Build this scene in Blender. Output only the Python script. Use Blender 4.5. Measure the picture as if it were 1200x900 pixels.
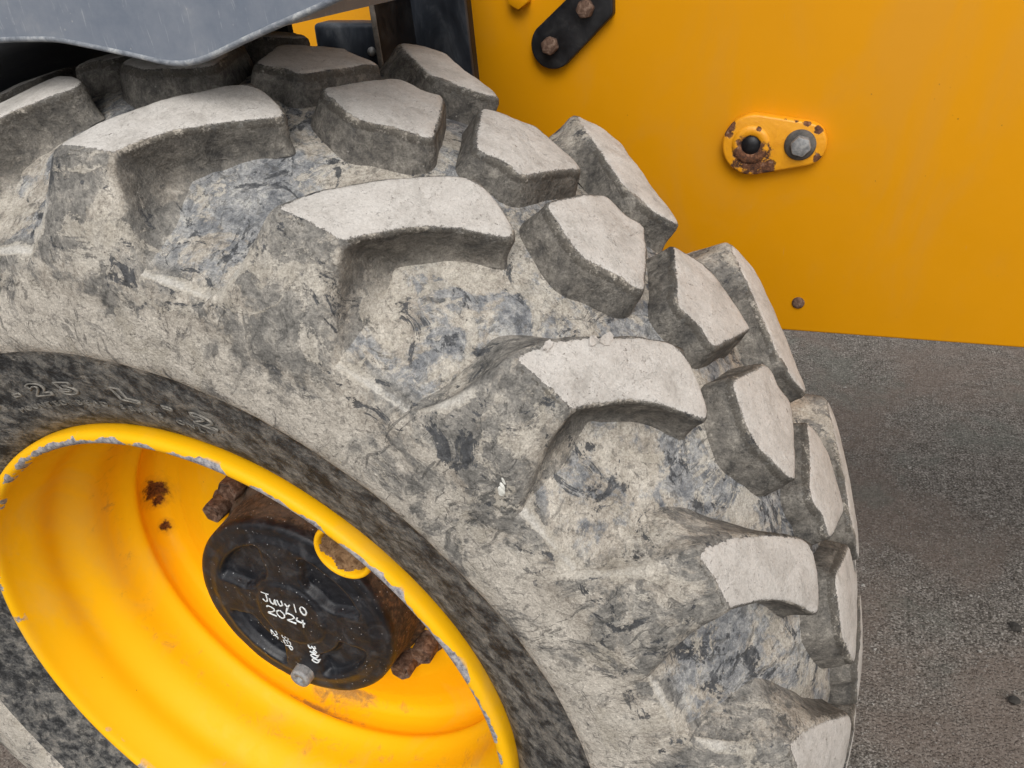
import bpy, bmesh, math, random
import numpy as np
from mathutils import Matrix, Vector

scene = bpy.context.scene
for o in list(bpy.data.objects):
    bpy.data.objects.remove(o)
COL = scene.collection
random.seed(4)
RNG = np.random.RandomState(7)
ZC = 0.663                                   # height of the wheel centre above the ground

# ------------------------------------------------------------------ camera
cam_d = bpy.data.cameras.new('camera')
cam = bpy.data.objects.new('camera', cam_d)
COL.objects.link(cam)
cam_d.sensor_width = 36.0
cam_d.lens = 945.73 / 1200.0 * 36.0
cam_d.clip_start = 0.02
cam_d.clip_end = 3000.0
CR = (0.926915, 0.362953, -0.095357)         # camera right in the place
CD = (0.102722, -0.489792, -0.865767)        # camera down
CF = (-0.360937, 0.792697, -0.491279)        # camera forward
cam.matrix_world = Matrix(((CR[0], -CD[0], -CF[0], 0.599219),
                           (CR[1], -CD[1], -CF[1], -0.446982),
                           (CR[2], -CD[2], -CF[2], 0.729683 + ZC),
                           (0, 0, 0, 1)))
scene.camera = cam
cam_d.dof.use_dof = False

# ------------------------------------------------------------------ world, sun, exposure
SUN_EL, SUN_AZ = math.radians(48), math.radians(-66)      # azimuth from +X towards +Y
world = bpy.data.worlds.new('World')
scene.world = world
world.use_nodes = True
wt = world.node_tree
wt.nodes.clear()
w_out = wt.nodes.new('ShaderNodeOutputWorld')
w_bg = wt.nodes.new('ShaderNodeBackground')
w_sky = wt.nodes.new('ShaderNodeTexSky')
w_sky.sky_type = 'NISHITA'
w_sky.sun_disc = False
w_sky.sun_elevation = SUN_EL
w_sky.sun_rotation = math.pi / 2 - SUN_AZ
w_sky.dust_density = 3.0
w_sky.air_density = 1.0
w_sky.ozone_density = 1.0
w_hsv = wt.nodes.new('ShaderNodeHueSaturation')           # an overcast, nearly colourless sky
w_hsv.inputs['Saturation'].default_value = 0.10
w_bg.inputs['Strength'].default_value = 0.14
wt.links.new(w_sky.outputs[0], w_hsv.inputs['Color'])
wt.links.new(w_hsv.outputs[0], w_bg.inputs['Color'])
wt.links.new(w_bg.outputs[0], w_out.inputs['Surface'])

sun_d = bpy.data.lights.new('sun', 'SUN')
sun = bpy.data.objects.new('sun', sun_d)
COL.objects.link(sun)
sun_d.energy = 1.25
sun_d.angle = math.radians(35)
sun_d.color = (1.0, 0.965, 0.91)
sv = Vector((math.cos(SUN_EL) * math.cos(SUN_AZ), math.cos(SUN_EL) * math.sin(SUN_AZ), math.sin(SUN_EL)))
sun.rotation_euler = sv.to_track_quat('Z', 'Y').to_euler()
sun.location = (0, 0, 6)

scene.view_settings.view_transform = 'Standard'
scene.view_settings.look = 'None'
scene.view_settings.gamma = 1.0
scene.view_settings.exposure = 0.20
scene.view_settings.use_curve_mapping = False


# ------------------------------------------------------------------ helpers
def vnoise(p, seed=0):
    """Smooth value noise, p is (n,3), result about -1..1."""
    p = np.asarray(p, float)
    i = np.floor(p).astype(np.int64)
    f = p - i
    f = f * f * (3 - 2 * f)

    def h(ix, iy, iz):
        n = (ix * 73856093) ^ (iy * 19349663) ^ (iz * 83492791) ^ (seed * 2654435761)
        n = (n ^ (n >> 13)) * 1274126177
        n = n & 0x7fffffff
        n = (n ^ (n >> 16)) & 0xffff
        return n / 32767.5 - 1.0
    out = np.zeros(len(p))
    for a in (0, 1):
        for b in (0, 1):
            for c in (0, 1):
                w = (f[:, 0] if a else 1 - f[:, 0]) * (f[:, 1] if b else 1 - f[:, 1]) * (f[:, 2] if c else 1 - f[:, 2])
                out += w * h(i[:, 0] + a, i[:, 1] + b, i[:, 2] + c)
    return out


def fbm(p, sc, octaves=3, seed=0):
    o = 0
    a = 1.0
    for k in range(octaves):
        o = o + a * vnoise(np.asarray(p) * sc, seed + k)
        sc *= 2.1
        a *= .5
    return o


def add_obj(name, me, parent=None, mat=None, loc=(0, 0, 0)):
    o = bpy.data.objects.new(name, me)
    COL.objects.link(o)
    o.location = loc
    if parent is not None:
        o.parent = parent
    if mat is not None and len(me.materials) == 0:
        me.materials.append(mat)
    return o


def mesh_np(name, verts, faces, mat=None, smooth=True, zone=None):
    me = bpy.data.meshes.new(name)
    me.from_pydata([tuple(v) for v in verts], [], [tuple(f) for f in faces])
    if smooth:
        me.polygons.foreach_set('use_smooth', [True] * len(me.polygons))
    if zone is not None:
        ca = me.color_attributes.new('zone', 'FLOAT_COLOR', 'POINT')
        ca.data.foreach_set('color', np.asarray(zone, np.float32).ravel())
    if mat:
        me.materials.append(mat)
    me.update()
    return me


def mesh_bm(name, bm, mat=None, smooth=False, angle=None):
    bmesh.ops.recalc_face_normals(bm, faces=bm.faces)
    me = bpy.data.meshes.new(name)
    bm.to_mesh(me)
    bm.free()
    if smooth:
        me.polygons.foreach_set('use_smooth', [True] * len(me.polygons))
        if angle is not None:
            me.set_sharp_from_angle(angle=math.radians(angle))
    if mat:
        me.materials.append(mat)
    me.update()
    return me


def bm_box(bm, c, s, rot=None):
    g = bmesh.ops.create_cube(bm, size=1.0)
    mat = Matrix.Translation(c) @ (rot if rot else Matrix.Identity(4)) @ Matrix.Diagonal((s[0], s[1], s[2], 1))
    bmesh.ops.transform(bm, matrix=mat, verts=g['verts'])
    return g['verts']


def bevel_all(bm, w, seg=2, ang=0.5):
    ed = [e for e in bm.edges if len(e.link_faces) == 2 and e.calc_face_angle(0) > ang]
    bmesh.ops.bevel(bm, geom=ed, offset=w, segments=seg, profile=0.5, affect='EDGES')


def revolve(prof, n, a0=0.0, a1=2 * math.pi):
    """prof: list of (r, y); revolves about the Y axis. Returns verts, faces."""
    prof = np.asarray(prof, float)
    m = len(prof)
    full = abs(a1 - a0 - 2 * math.pi) < 1e-6
    th = np.linspace(a0, a1, n, endpoint=not full)
    V = np.zeros((n, m, 3))
    V[:, :, 0] = np.cos(th)[:, None] * prof[None, :, 0]
    V[:, :, 1] = prof[None, :, 1]
    V[:, :, 2] = np.sin(th)[:, None] * prof[None, :, 0]
    F = []
    for i in range(n if full else n - 1):
        j = (i + 1) % n
        for k in range(m - 1):
            F.append((i * m + k, i * m + k + 1, j * m + k + 1, j * m + k))
    return V.reshape(-1, 3), F, th


def resample(pts, step):
    pts = np.asarray(pts, float)
    d = np.r_[0, np.cumsum(np.hypot(*np.diff(pts[:, :2], axis=0).T))]
    n = max(2, int(round(d[-1] / step)) + 1)
    t = np.linspace(0, d[-1], n)
    return np.stack([np.interp(t, d, pts[:, k]) for k in range(pts.shape[1])], 1), t


def smooth_line(a, it, keep_ends=True):
    a = a.copy()
    for _ in range(it):
        b = a.copy()
        b[1:-1] = .25 * a[:-2] + .5 * a[1:-1] + .25 * a[2:]
        a = b
    return a


def chaikin(p, it=2):
    p = np.asarray(p, float)
    for _ in range(it):
        q = np.roll(p, -1, axis=0)
        p = np.stack([.75 * p + .25 * q, .25 * p + .75 * q], 1).reshape(-1, p.shape[1])
    return p


# ------------------------------------------------------------------ node helpers
class NB:
    def __init__(self, name):
        self.mat = bpy.data.materials.new(name)
        self.mat.use_nodes = True
        self.nt = self.mat.node_tree
        self.nt.nodes.clear()
        self.out = self.nt.nodes.new('ShaderNodeOutputMaterial')
        self.bsdf = self.nt.nodes.new('ShaderNodeBsdfPrincipled')
        self.nt.links.new(self.bsdf.outputs[0], self.out.inputs[0])

    def put(self, sock, v):
        if isinstance(v, bpy.types.NodeSocket):
            self.nt.links.new(v, sock)
        elif v is not None:
            if isinstance(v, (tuple, list)) and len(v) == 3 and sock.type == 'RGBA':
                v = (*v, 1)
            if isinstance(v, (int, float)) and sock.type == 'RGBA':
                v = (v, v, v, 1)
            sock.default_value = v

    def set(self, **kw):
        for k, v in kw.items():
            self.put(self.bsdf.inputs[k.replace('_', ' ')], v)

    def coord(self, obj=None):
        n = self.nt.nodes.new('ShaderNodeTexCoord')
        if obj is not None:
            n.object = obj
        return n.outputs['Object']

    def math(self, op, a, b=None, c=None, clamp=False):
        n = self.nt.nodes.new('ShaderNodeMath')
        n.operation = op
        n.use_clamp = clamp
        self.put(n.inputs[0], a)
        if b is not None:
            self.put(n.inputs[1], b)
        if c is not None:
            self.put(n.inputs[2], c)
        return n.outputs[0]

    def vmath(self, op, a, b=None):
        n = self.nt.nodes.new('ShaderNodeVectorMath')
        n.operation = op
        self.put(n.inputs[0], a)
        if b is not None:
            self.put(n.inputs[1], b)
        return n.outputs[0]

    def sep(self, v):
        n = self.nt.nodes.new('ShaderNodeSeparateXYZ')
        self.put(n.inputs[0], v)
        return n.outputs

    def comb(self, x, y, z):
        n = self.nt.nodes.new('ShaderNodeCombineXYZ')
        for s, v in zip(n.inputs, (x, y, z)):
            self.put(s, v)
        return n.outputs[0]

    def noise(self, v, scale, detail=4, rough=.6, dist=0.0):
        n = self.nt.nodes.new('ShaderNodeTexNoise')
        self.put(n.inputs['Vector'], v)
        n.inputs['Scale'].default_value = scale
        n.inputs['Detail'].default_value = detail
        n.inputs['Roughness'].default_value = rough
        n.inputs['Distortion'].default_value = dist
        return n.outputs[0]

    def voronoi(self, v, scale, feature='F1', rand=1.0):
        n = self.nt.nodes.new('ShaderNodeTexVoronoi')
        n.feature = feature
        self.put(n.inputs['Vector'], v)
        n.inputs['Scale'].default_value = scale
        n.inputs['Randomness'].default_value = rand
        return n

    def attr(self, name):
        n = self.nt.nodes.new('ShaderNodeAttribute')
        n.attribute_name = name
        return n

    def seprgb(self, c):
        n = self.nt.nodes.new('ShaderNodeSeparateColor')
        self.put(n.inputs[0], c)
        return n.outputs

    def mix(self, f, a, b, blend='MIX'):
        n = self.nt.nodes.new('ShaderNodeMix')
        n.data_type = 'RGBA'
        n.blend_type = blend
        n.clamp_factor = True
        self.put(n.inputs[0], f)
        self.put(n.inputs[6], a)
        self.put(n.inputs[7], b)
        return n.outputs[2]

    def ramp(self, f, stops, interp='LINEAR'):
        n = self.nt.nodes.new('ShaderNodeValToRGB')
        cr = n.color_ramp
        cr.interpolation = interp
        while len(cr.elements) < len(stops):
            cr.elements.new(.5)
        for e, (p, c) in zip(cr.elements, stops):
            e.position = p
            if isinstance(c, (int, float)):
                c = (c, c, c)
            e.color = (*c, 1)
        self.put(n.inputs[0], f)
        return n.outputs[0]

    def step(self, f, lo, hi):
        n = self.nt.nodes.new('ShaderNodeMapRange')
        n.interpolation_type = 'SMOOTHSTEP'
        self.put(n.inputs[0], f)
        n.inputs[1].default_value = lo
        n.inputs[2].default_value = hi
        n.inputs[3].default_value = 0
        n.inputs[4].default_value = 1
        return n.outputs[0]

    def bump(self, h, strength=.5, dist=.002, normal=None):
        n = self.nt.nodes.new('ShaderNodeBump')
        n.inputs['Strength'].default_value = strength
        n.inputs['Distance'].default_value = dist
        self.put(n.inputs['Height'], h)
        if normal is not None:
            self.put(n.inputs['Normal'], normal)
        return n.outputs[0]

    def dist_to(self, v, p):
        n = self.nt.nodes.new('ShaderNodeVectorMath')
        n.operation = 'DISTANCE'
        self.put(n.inputs[0], v)
        n.inputs[1].default_value = p
        return n.outputs['Value']


# ------------------------------------------------------------------ the machine and its materials
machine = bpy.data.objects.new('construction_vehicle', None)
COL.objects.link(machine)
machine['label'] = 'yellow construction vehicle with a muddy block-tread tyre, black hub and grey mudguard'
machine['category'] = 'construction vehicle'

tyre_me = bpy.data.meshes.new('tyre')
tyre = add_obj('tyre', tyre_me, machine, loc=(0, 0, ZC))


def make_rubber():
    b = NB('muddy_rubber')
    co = b.coord(tyre)
    x, y, z = b.sep(co)[:3]
    th = b.math('ARCTAN2', z, x)
    r = b.math('SQRT', b.math('ADD', b.math('MULTIPLY', x, x), b.math('MULTIPLY', z, z)))
    cp = b.comb(b.math('MULTIPLY', th, .55), r, y)
    zn = b.attr('zone')
    T, E, Wl = b.seprgb(zn.outputs['Color'])[:3]
    BD = zn.outputs['Alpha']

    big = b.noise(co, 7, 4, .55)
    mid = b.noise(co, 34, 5.5, .76, .25)
    fine = b.noise(co, 230, 3, .75)
    film_n = b.noise(co, 15, 6.5, .72, .5)
    dark_n = b.noise(b.vmath('ADD', co, (3.1, 1.7, .4)), 27, 6, .74, .9)
    pale_n = b.noise(b.vmath('ADD', co, (7.3, 2.2, 5.1)), 20, 6, .70, .7)
    flake = b.noise(co, 85, 4.5, .74, .6)
    crumb = b.noise(co, 330, 2.5, .72)
    grit = b.noise(co, 760, 1, .7)
    warp = b.vmath('MULTIPLY', b.comb(b.noise(co, 9, 3, .6), b.noise(b.vmath('ADD', co, (5, 5, 5)), 9, 3, .6), 0.0), (.09, .09, 0))
    wipe = b.noise(b.vmath('MULTIPLY', b.vmath('ADD', cp, warp), (170, 26, 40)), 1.0, 4, .68, .4)
    wipe2 = b.noise(b.vmath('MULTIPLY', b.vmath('ADD', cp, warp), (40, 150, 40)), 1.0, 4, .66, .6)
    low = b.step(r, .532, .492)
    butt = b.math('MULTIPLY', b.step(r, .512, .548), b.math('SUBTRACT', 1.0, b.math('MINIMUM', b.math('MAXIMUM', b.math('MULTIPLY', Wl, -1.0), 0.0), 1.0)))
    tint = b.math('ADD', .10, b.math('ADD', b.math('MULTIPLY', crumb, .95), b.math('MULTIPLY', grit, .85)))
    # ---- sidewall and groove floors: dried mud, grey film, bare dark rubber
    c_side = b.ramp(b.math('ADD', b.math('MULTIPLY', mid, .7), b.math('MULTIPLY', fine, .3)),
                    [(.37, (.235, .208, .174)), (.46, (.350, .315, .268)), (.54, (.445, .406, .350)), (.64, (.545, .503, .44))])
    c_side = b.mix(b.math('MULTIPLY', low, .50), c_side, (.57, .525, .46))
    f1 = b.math('ADD', film_n, b.math('MULTIPLY', b.math('SUBTRACT', crumb, .5), .10))
    f1 = b.math('SUBTRACT', f1, b.math('MULTIPLY', low, .088))
    f1 = b.math('ADD', f1, b.math('MULTIPLY', butt, .048))
    m_film = b.step(f1, .458, .540)
    c_film = b.ramp(b.math('ADD', b.math('MULTIPLY', flake, .6), b.math('MULTIPLY', mid, .4)),
                    [(.38, (.072, .071, .068)), (.47, (.155, .149, .138)), (.55, (.25, .236, .213)), (.65, (.39, .36, .312))])
    groove = b.math('MAXIMUM', b.math('MULTIPLY', Wl, -1.0), 0.0)
    c_blue = b.ramp(b.math('ADD', b.math('MULTIPLY', flake, .6), b.math('MULTIPLY', mid, .4)),
                    [(.38, (.072, .079, .092)), (.46, (.160, .168, .180)), (.54, (.29, .291, .29)), (.63, (.45, .436, .405))])
    c_film = b.mix(groove, c_film, c_blue)
    c_side = b.mix(b.math('MULTIPLY', m_film, .92), c_side, c_film)
    fleck = b.step(b.noise(b.vmath('ADD', co, (1.3, 8.2, 3.3)), 120, 3, .74, .5), .575, .615)
    c_side = b.mix(b.math('MULTIPLY', fleck, .42), c_side, (.075, .072, .068))
    d1 = b.math('ADD', dark_n, b.math('MULTIPLY', b.math('SUBTRACT', fine, .5), .12))
    m_dark = b.math('MULTIPLY', b.step(d1, .565, .595), b.math('SUBTRACT', .92, b.math('MULTIPLY', low, .50)))
    c_side = b.mix(m_dark, c_side, b.ramp(flake, [(.38, (.030, .032, .036)), (.62, (.085, .088, .094))]))
    m_wipe = b.math('MULTIPLY', b.step(wipe, .585, .625), b.step(big, .40, .58))
    m_wipe = b.math('MAXIMUM', m_wipe, b.math('MULTIPLY', b.step(wipe2, .60, .635), b.step(pale_n, .47, .56)))
    c_side = b.mix(b.math('MULTIPLY', m_wipe, .62), c_side, (.062, .062, .060))
    p1 = b.math('ADD', pale_n, b.math('MULTIPLY', b.math('SUBTRACT', crumb, .5), .12))
    lip_hilite = b.math('MAXIMUM', b.math('MULTIPLY', E, -1.0), 0.0)
    p1 = b.math('ADD', p1, b.math('MULTIPLY', lip_hilite, .26))
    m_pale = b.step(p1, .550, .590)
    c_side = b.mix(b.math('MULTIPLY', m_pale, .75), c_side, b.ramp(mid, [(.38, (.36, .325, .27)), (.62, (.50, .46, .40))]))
    m_lip_hilite = b.step(b.math('ADD', lip_hilite, b.math('MULTIPLY', b.math('SUBTRACT', film_n, .5), 2.6)), .35, 1.0)
    c_side = b.mix(b.math('MULTIPLY', m_lip_hilite, .58), c_side, (.54, .52, .485))  # dusty worn lip edges, with their highlight painted into the colour
    # ---- contact faces: pale dust with scuffs and cuts
    c_top = b.ramp(b.math('ADD', b.math('MULTIPLY', mid, .6), b.math('MULTIPLY', flake, .4)),
                   [(.36, (.36, .334, .305)), (.47, (.485, .456, .422)), (.60, (.555, .527, .493))])
    sp = b.vmath('ADD', co, b.vmath('MULTIPLY', b.comb(b.noise(co, 14, 3, .6), film_n, pale_n), (.16, .16, .16)))
    cut1 = b.noise(b.vmath('MULTIPLY', sp, (70, 620, 70)), 1.0, 2, .5, .3)
    cut2 = b.noise(b.vmath('MULTIPLY', sp, (480, 80, 330)), 1.0, 2, .5, .4)
    cuts = b.math('MAXIMUM', b.step(cut1, .648, .685), b.step(cut2, .648, .685))
    cuts = b.math('MULTIPLY', cuts, b.step(flake, .46, .56))
    pits = b.step(crumb, .64, .72)
    worn = b.math('MULTIPLY', b.step(pale_n, .53, .60), .30)
    c_top = b.mix(worn, c_top, (.31, .29, .265))
    c_top = b.mix(b.math('MULTIPLY', cuts, .75), c_top, (.13, .112, .092))
    c_top = b.mix(b.math('MULTIPLY', pits, .35), c_top, (.22, .20, .17))
    # ---- block walls: brown-grey, crumbly
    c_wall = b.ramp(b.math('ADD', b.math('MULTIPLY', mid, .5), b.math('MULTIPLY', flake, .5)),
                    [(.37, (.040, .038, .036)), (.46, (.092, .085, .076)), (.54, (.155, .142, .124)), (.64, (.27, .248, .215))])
    # ---- bead band next to the rim
    bw = b.noise(co, 48, 5, .74, .3)
    c_bead = b.ramp(b.math('ADD', b.math('MULTIPLY', bw, .6), b.math('MULTIPLY', mid, .4)),
                    [(.42, (.022, .0225, .0235)), (.47, (.070, .070, .070)), (.525, (.145, .139, .128)), (.59, (.25, .232, .205))])
    bd2 = b.noise(b.vmath('MULTIPLY', b.vmath('ADD', cp, b.vmath('MULTIPLY', warp, (.5, .5, 0))), (34, 70, 34)), 1.0, 5.5, .72, .35)
    c_bead = b.mix(b.math('MULTIPLY', b.step(bd2, .535, .575), .62), c_bead, (.016, .0165, .018))
    rag = b.math('ADD', b.math('MULTIPLY', b.math('SUBTRACT', flake, .5), .8), b.math('MULTIPLY', b.math('SUBTRACT', crumb, .5), .9))
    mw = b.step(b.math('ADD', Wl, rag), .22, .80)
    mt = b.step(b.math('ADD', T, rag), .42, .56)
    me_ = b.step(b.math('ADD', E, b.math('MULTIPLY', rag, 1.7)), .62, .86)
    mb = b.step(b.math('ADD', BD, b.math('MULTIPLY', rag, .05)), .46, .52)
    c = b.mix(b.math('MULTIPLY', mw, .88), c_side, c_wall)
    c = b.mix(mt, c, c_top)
    c = b.mix(b.math('MULTIPLY', me_, .72), c, (.058, .051, .042))
    c = b.mix(mb, c, c_bead)
    c = b.mix(b.math('SUBTRACT', 1.0, b.math('MULTIPLY', mt, .55)), c, b.vmath('MULTIPLY', c, b.comb(tint, tint, tint)))
    # light specks of grit stuck in the mud
    vd = b.voronoi(co, 120)
    dot = b.math('MULTIPLY', b.step(vd.outputs['Distance'], .12, .07), b.step(dark_n, .52, .6))
    c = b.mix(b.math('MULTIPLY', dot, .5), c, (.45, .42, .38))
    b.set(Base_Color=c, Roughness=b.mix(b.math('MAXIMUM', m_dark, mb), .92, .62), Specular_IOR_Level=.28)
    h = b.math('ADD', b.math('MULTIPLY', mid, .8), b.math('MULTIPLY', fine, .22))
    h = b.math('ADD', h, b.math('MULTIPLY', flake, .35))
    h = b.math('SUBTRACT', h, b.math('MULTIPLY', m_wipe, .10))
    h = b.math('ADD', h, b.math('MULTIPLY', m_pale, .10))
    h = b.math('SUBTRACT', h, b.math('MULTIPLY', m_dark, .06))
    h = b.math('SUBTRACT', h, b.math('MULTIPLY', cuts, .30))
    soft = b.math('SUBTRACT', 1.0, b.math('MULTIPLY', mt, .60))
    b.set(Normal=b.bump(b.math('MULTIPLY', h, soft), .70, .006))
    return b.mat


RUBBER = make_rubber()


def paint(name, base, rust=(), chips=False, dirt=False):
    """Yellow machine paint. zone.r = lip (chips), zone.g = dirt."""
    b = NB(name)
    co = b.coord()
    mid = b.noise(co, 45, 8, .7, .5)
    big = b.noise(co, 6, 4, .6)
    fine = b.noise(co, 400, 3, .6)
    c = b.mix(b.math('MULTIPLY', b.step(big, .40, .68), .22), base, tuple(v * .88 for v in base))
    # tiny dark specks and dust
    vd = b.voronoi(co, 70)
    sp = b.math('MULTIPLY', b.step(vd.outputs['Distance'], .08, .04), b.step(mid, .54, .60))
    c = b.mix(b.math('MULTIPLY', sp, .55), c, (.12, .06, .02))
    # a thin film of dust and rubbed patches
    film = b.step(b.noise(b.vmath('MULTIPLY', co, (1.0, 1.0, .45)), 7, 9, .66, .8), .50, .70)
    c = b.mix(b.math('MULTIPLY', film, .20 if chips else .10), c, (.46, .34, .18) if chips else (.36, .24, .12))
    scr = b.step(b.noise(b.vmath('MULTIPLY', co, (330, 60, 30)), 1.0, 2, .5, .5), .72, .76)
    c = b.mix(b.math('MULTIPLY', b.math('MULTIPLY', scr, b.step(big, .50, .60)), .25), c, (.45, .33, .20))
    rough = b.ramp(mid, [(.35, .42), (.65, .58)])
    if chips:
        zn = b.attr('zone')
        L, D, R = b.seprgb(zn.outputs['Color'])[:3]
        nc = b.noise(co, 26, 9, .66, .3)
        nk = b.noise(co, 15, 3, .55)
        m = b.math('ADD', b.math('MULTIPLY', L, .34), b.math('MULTIPLY', b.math('SUBTRACT', nc, .5), .8))
        m = b.math('ADD', m, b.math('MULTIPLY', b.math('SUBTRACT', nk, .5), 1.9))
        m = b.step(m, .20, .23)
        m = b.math('MULTIPLY', m, b.step(L, .05, .25))
        prim = b.ramp(b.noise(co, 220, 4, .7), [(.35, (.15, .14, .148)), (.5, (.31, .297, .31)), (.68, (.50, .46, .43))])
        c = b.mix(m, c, prim)
        rough = b.mix(m, rough, .8)
        nd = b.math('ADD', D, b.math('MULTIPLY', b.math('SUBTRACT', mid, .5), 1.3))
        md = b.step(nd, .45, .85)
        c = b.mix(b.math('MULTIPLY', md, .8), c, b.ramp(fine, [(.3, (.20, .115, .05)), (.7, (.36, .23, .11))]))
        rough = b.mix(md, rough, .9)
    for (p, rad, amt) in rust:
        d = b.dist_to(co, p)
        k = b.math('ADD', b.math('DIVIDE', d, rad), b.math('MULTIPLY', b.math('SUBTRACT', b.noise(co, 90, 6, .7), .5), amt))
        halo = b.step(k, 1.9, .8)
        c = b.mix(b.math('MULTIPLY', halo, .35), c, (.42, .16, .02))
        m = b.step(k, 1.05, .60)
        c = b.mix(m, c, b.ramp(b.noise(co, 260, 3, .7), [(.35, (.035, .016, .008)), (.6, (.16, .055, .014))]))
        rough = b.mix(m, rough, .9)
    b.set(Base_Color=c, Roughness=rough, Specular_IOR_Level=.18)
    b.set(Normal=b.bump(b.math('ADD', b.math('MULTIPLY', mid, .5), b.math('MULTIPLY', fine, .12)), .12, .002))
    return b.mat


YELLOW = (.71, .300, .002)
RIMPAINT = paint('rim_paint', (.94, .485, .004), chips=True,
                 rust=[((-.284, .215, .074), .021, 2.2), ((-.288, .215, .052), .010, 2.0), ((-.293, .216, .004), .010, 2.0)])
PANELPAINT = paint('panel_paint', YELLOW)


def simple(name, stops, scale=60, rough=(.5, .8), metal=0.0, spec=.4, bump=.3, bd=.001, dots=None, streak=None):
    b = NB(name)
    co = b.coord()
    if streak:
        co2 = b.vmath('MULTIPLY', co, streak)
        n = b.noise(co2, scale, 8, .7, .6)
    else:
        n = b.noise(co, scale, 8, .7, .6)
    c = b.ramp(n, stops)
    if dots:
        vd = b.voronoi(co, dots[0])
        m = b.math('MULTIPLY', b.step(vd.outputs['Distance'], dots[2], dots[2] * .6), b.step(b.noise(co, 30, 2, .5), .46, .54))
        c = b.mix(b.math('MULTIPLY', m, .75), c, dots[1])
    b.set(Base_Color=c, Roughness=b.ramp(n, [(.35, rough[0]), (.65, rough[1])]), Metallic=metal, Specular_IOR_Level=spec)
    b.set(Normal=b.bump(b.math('ADD', n, b.math('MULTIPLY', b.noise(co, scale * 7, 3, .6), .3)), bump, bd))
    return b.mat


RUST = simple('rusty_iron', [(.36, (.055, .032, .024)), (.5, (.135, .082, .058)), (.66, (.27, .19, .145))], 110, (.75, .95), 0, .2, .6, .002)
STEEL = simple('dull_steel', [(.35, (.16, .16, .16)), (.5, (.27, .27, .27)), (.66, (.40, .39, .37))], 130, (.45, .7), .25, .5, .3)
BLACK = simple('black_paint', [(.36, (.006, .006, .007)), (.55, (.014, .014, .016)), (.7, (.035, .034, .033))], 40, (.35, .6), 0, .4, .25)
NAVY = simple('weathered_black_paint', [(.36, (.014, .018, .026)), (.52, (.032, .039, .051)), (.70, (.10, .11, .125))], 14, (.4, .65), 0, .4, .2,
              streak=(2.2, 2.2, .7))
MUD = simple('dried_mud', [(.36, (.10, .055, .028)), (.5, (.23, .14, .075)), (.64, (.34, .22, .12))], 120, (.9, 1), 0, .1, .8, .004)
DARK = simple('dark_underside', [(.36, (.008, .008, .008)), (.66, (.03, .028, .026))], 30, (.7, .9), 0, .2, .3)
WHITE = simple('white_paint_marker', [(.35, (.62, .68, .70)), (.65, (.82, .86, .88))], 200, (.5, .7))
DROP = simple('white_dropping', [(.35, (.55, .54, .48)), (.65, (.80, .79, .74))], 200, (.6, .9), bump=.6, bd=.002)


def make_hubmat():
    b = NB('black_hub_paint')
    co = b.coord()
    x, y, z = b.sep(co)[:3]
    r = b.math('SQRT', b.math('ADD', b.math('MULTIPLY', x, x), b.math('MULTIPLY', z, z)))
    n = b.noise(co, 42, 8, .7, .6)
    c = b.ramp(n, [(.36, (.006, .0065, .009)), (.52, (.013, .0142, .0185)), (.66, (.042, .043, .047))])
    side = b.step(y, .128, .150)
    rim_ = b.math('MULTIPLY', b.step(r, .105, .142), .9)
    k = b.math('ADD', b.math('ADD', b.math('MULTIPLY', side, .34), b.math('MULTIPLY', rim_, .10)), b.math('MULTIPLY', b.noise(co, 24, 7, .7, .7), .62))
    m = b.step(k, .42, .62)
    c = b.mix(m, c, b.ramp(b.noise(co, 150, 4, .7), [(.36, (.026, .019, .014)), (.52, (.065, .042, .026)), (.66, (.17, .095, .045))]))
    top = b.math('MULTIPLY', side, b.math('MULTIPLY', b.step(z, -.02, .12), b.step(n, .40, .58)))
    c = b.mix(b.math('MULTIPLY', top, .55), c, (.18, .135, .10))
    for sc, th, col in ((150, .13, (.50, .51, .52)), (55, .055, (.62, .61, .57))):
        vd = b.voronoi(co, sc)
        d = b.math('MULTIPLY', b.step(vd.outputs['Distance'], th, th * .6), b.step(b.noise(co, 35, 2, .5), .47, .55))
        c = b.mix(b.math('MULTIPLY', d, .7), c, col)
    b.set(Base_Color=c, Roughness=b.mix(m, b.ramp(n, [(.35, .34), (.65, .6)]), .88), Specular_IOR_Level=.42)
    b.set(Normal=b.bump(b.math('ADD', n, b.math('MULTIPLY', b.noise(co, 260, 3, .6), .25)), .35, .002))
    return b.mat


HUBMAT = make_hubmat()


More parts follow.
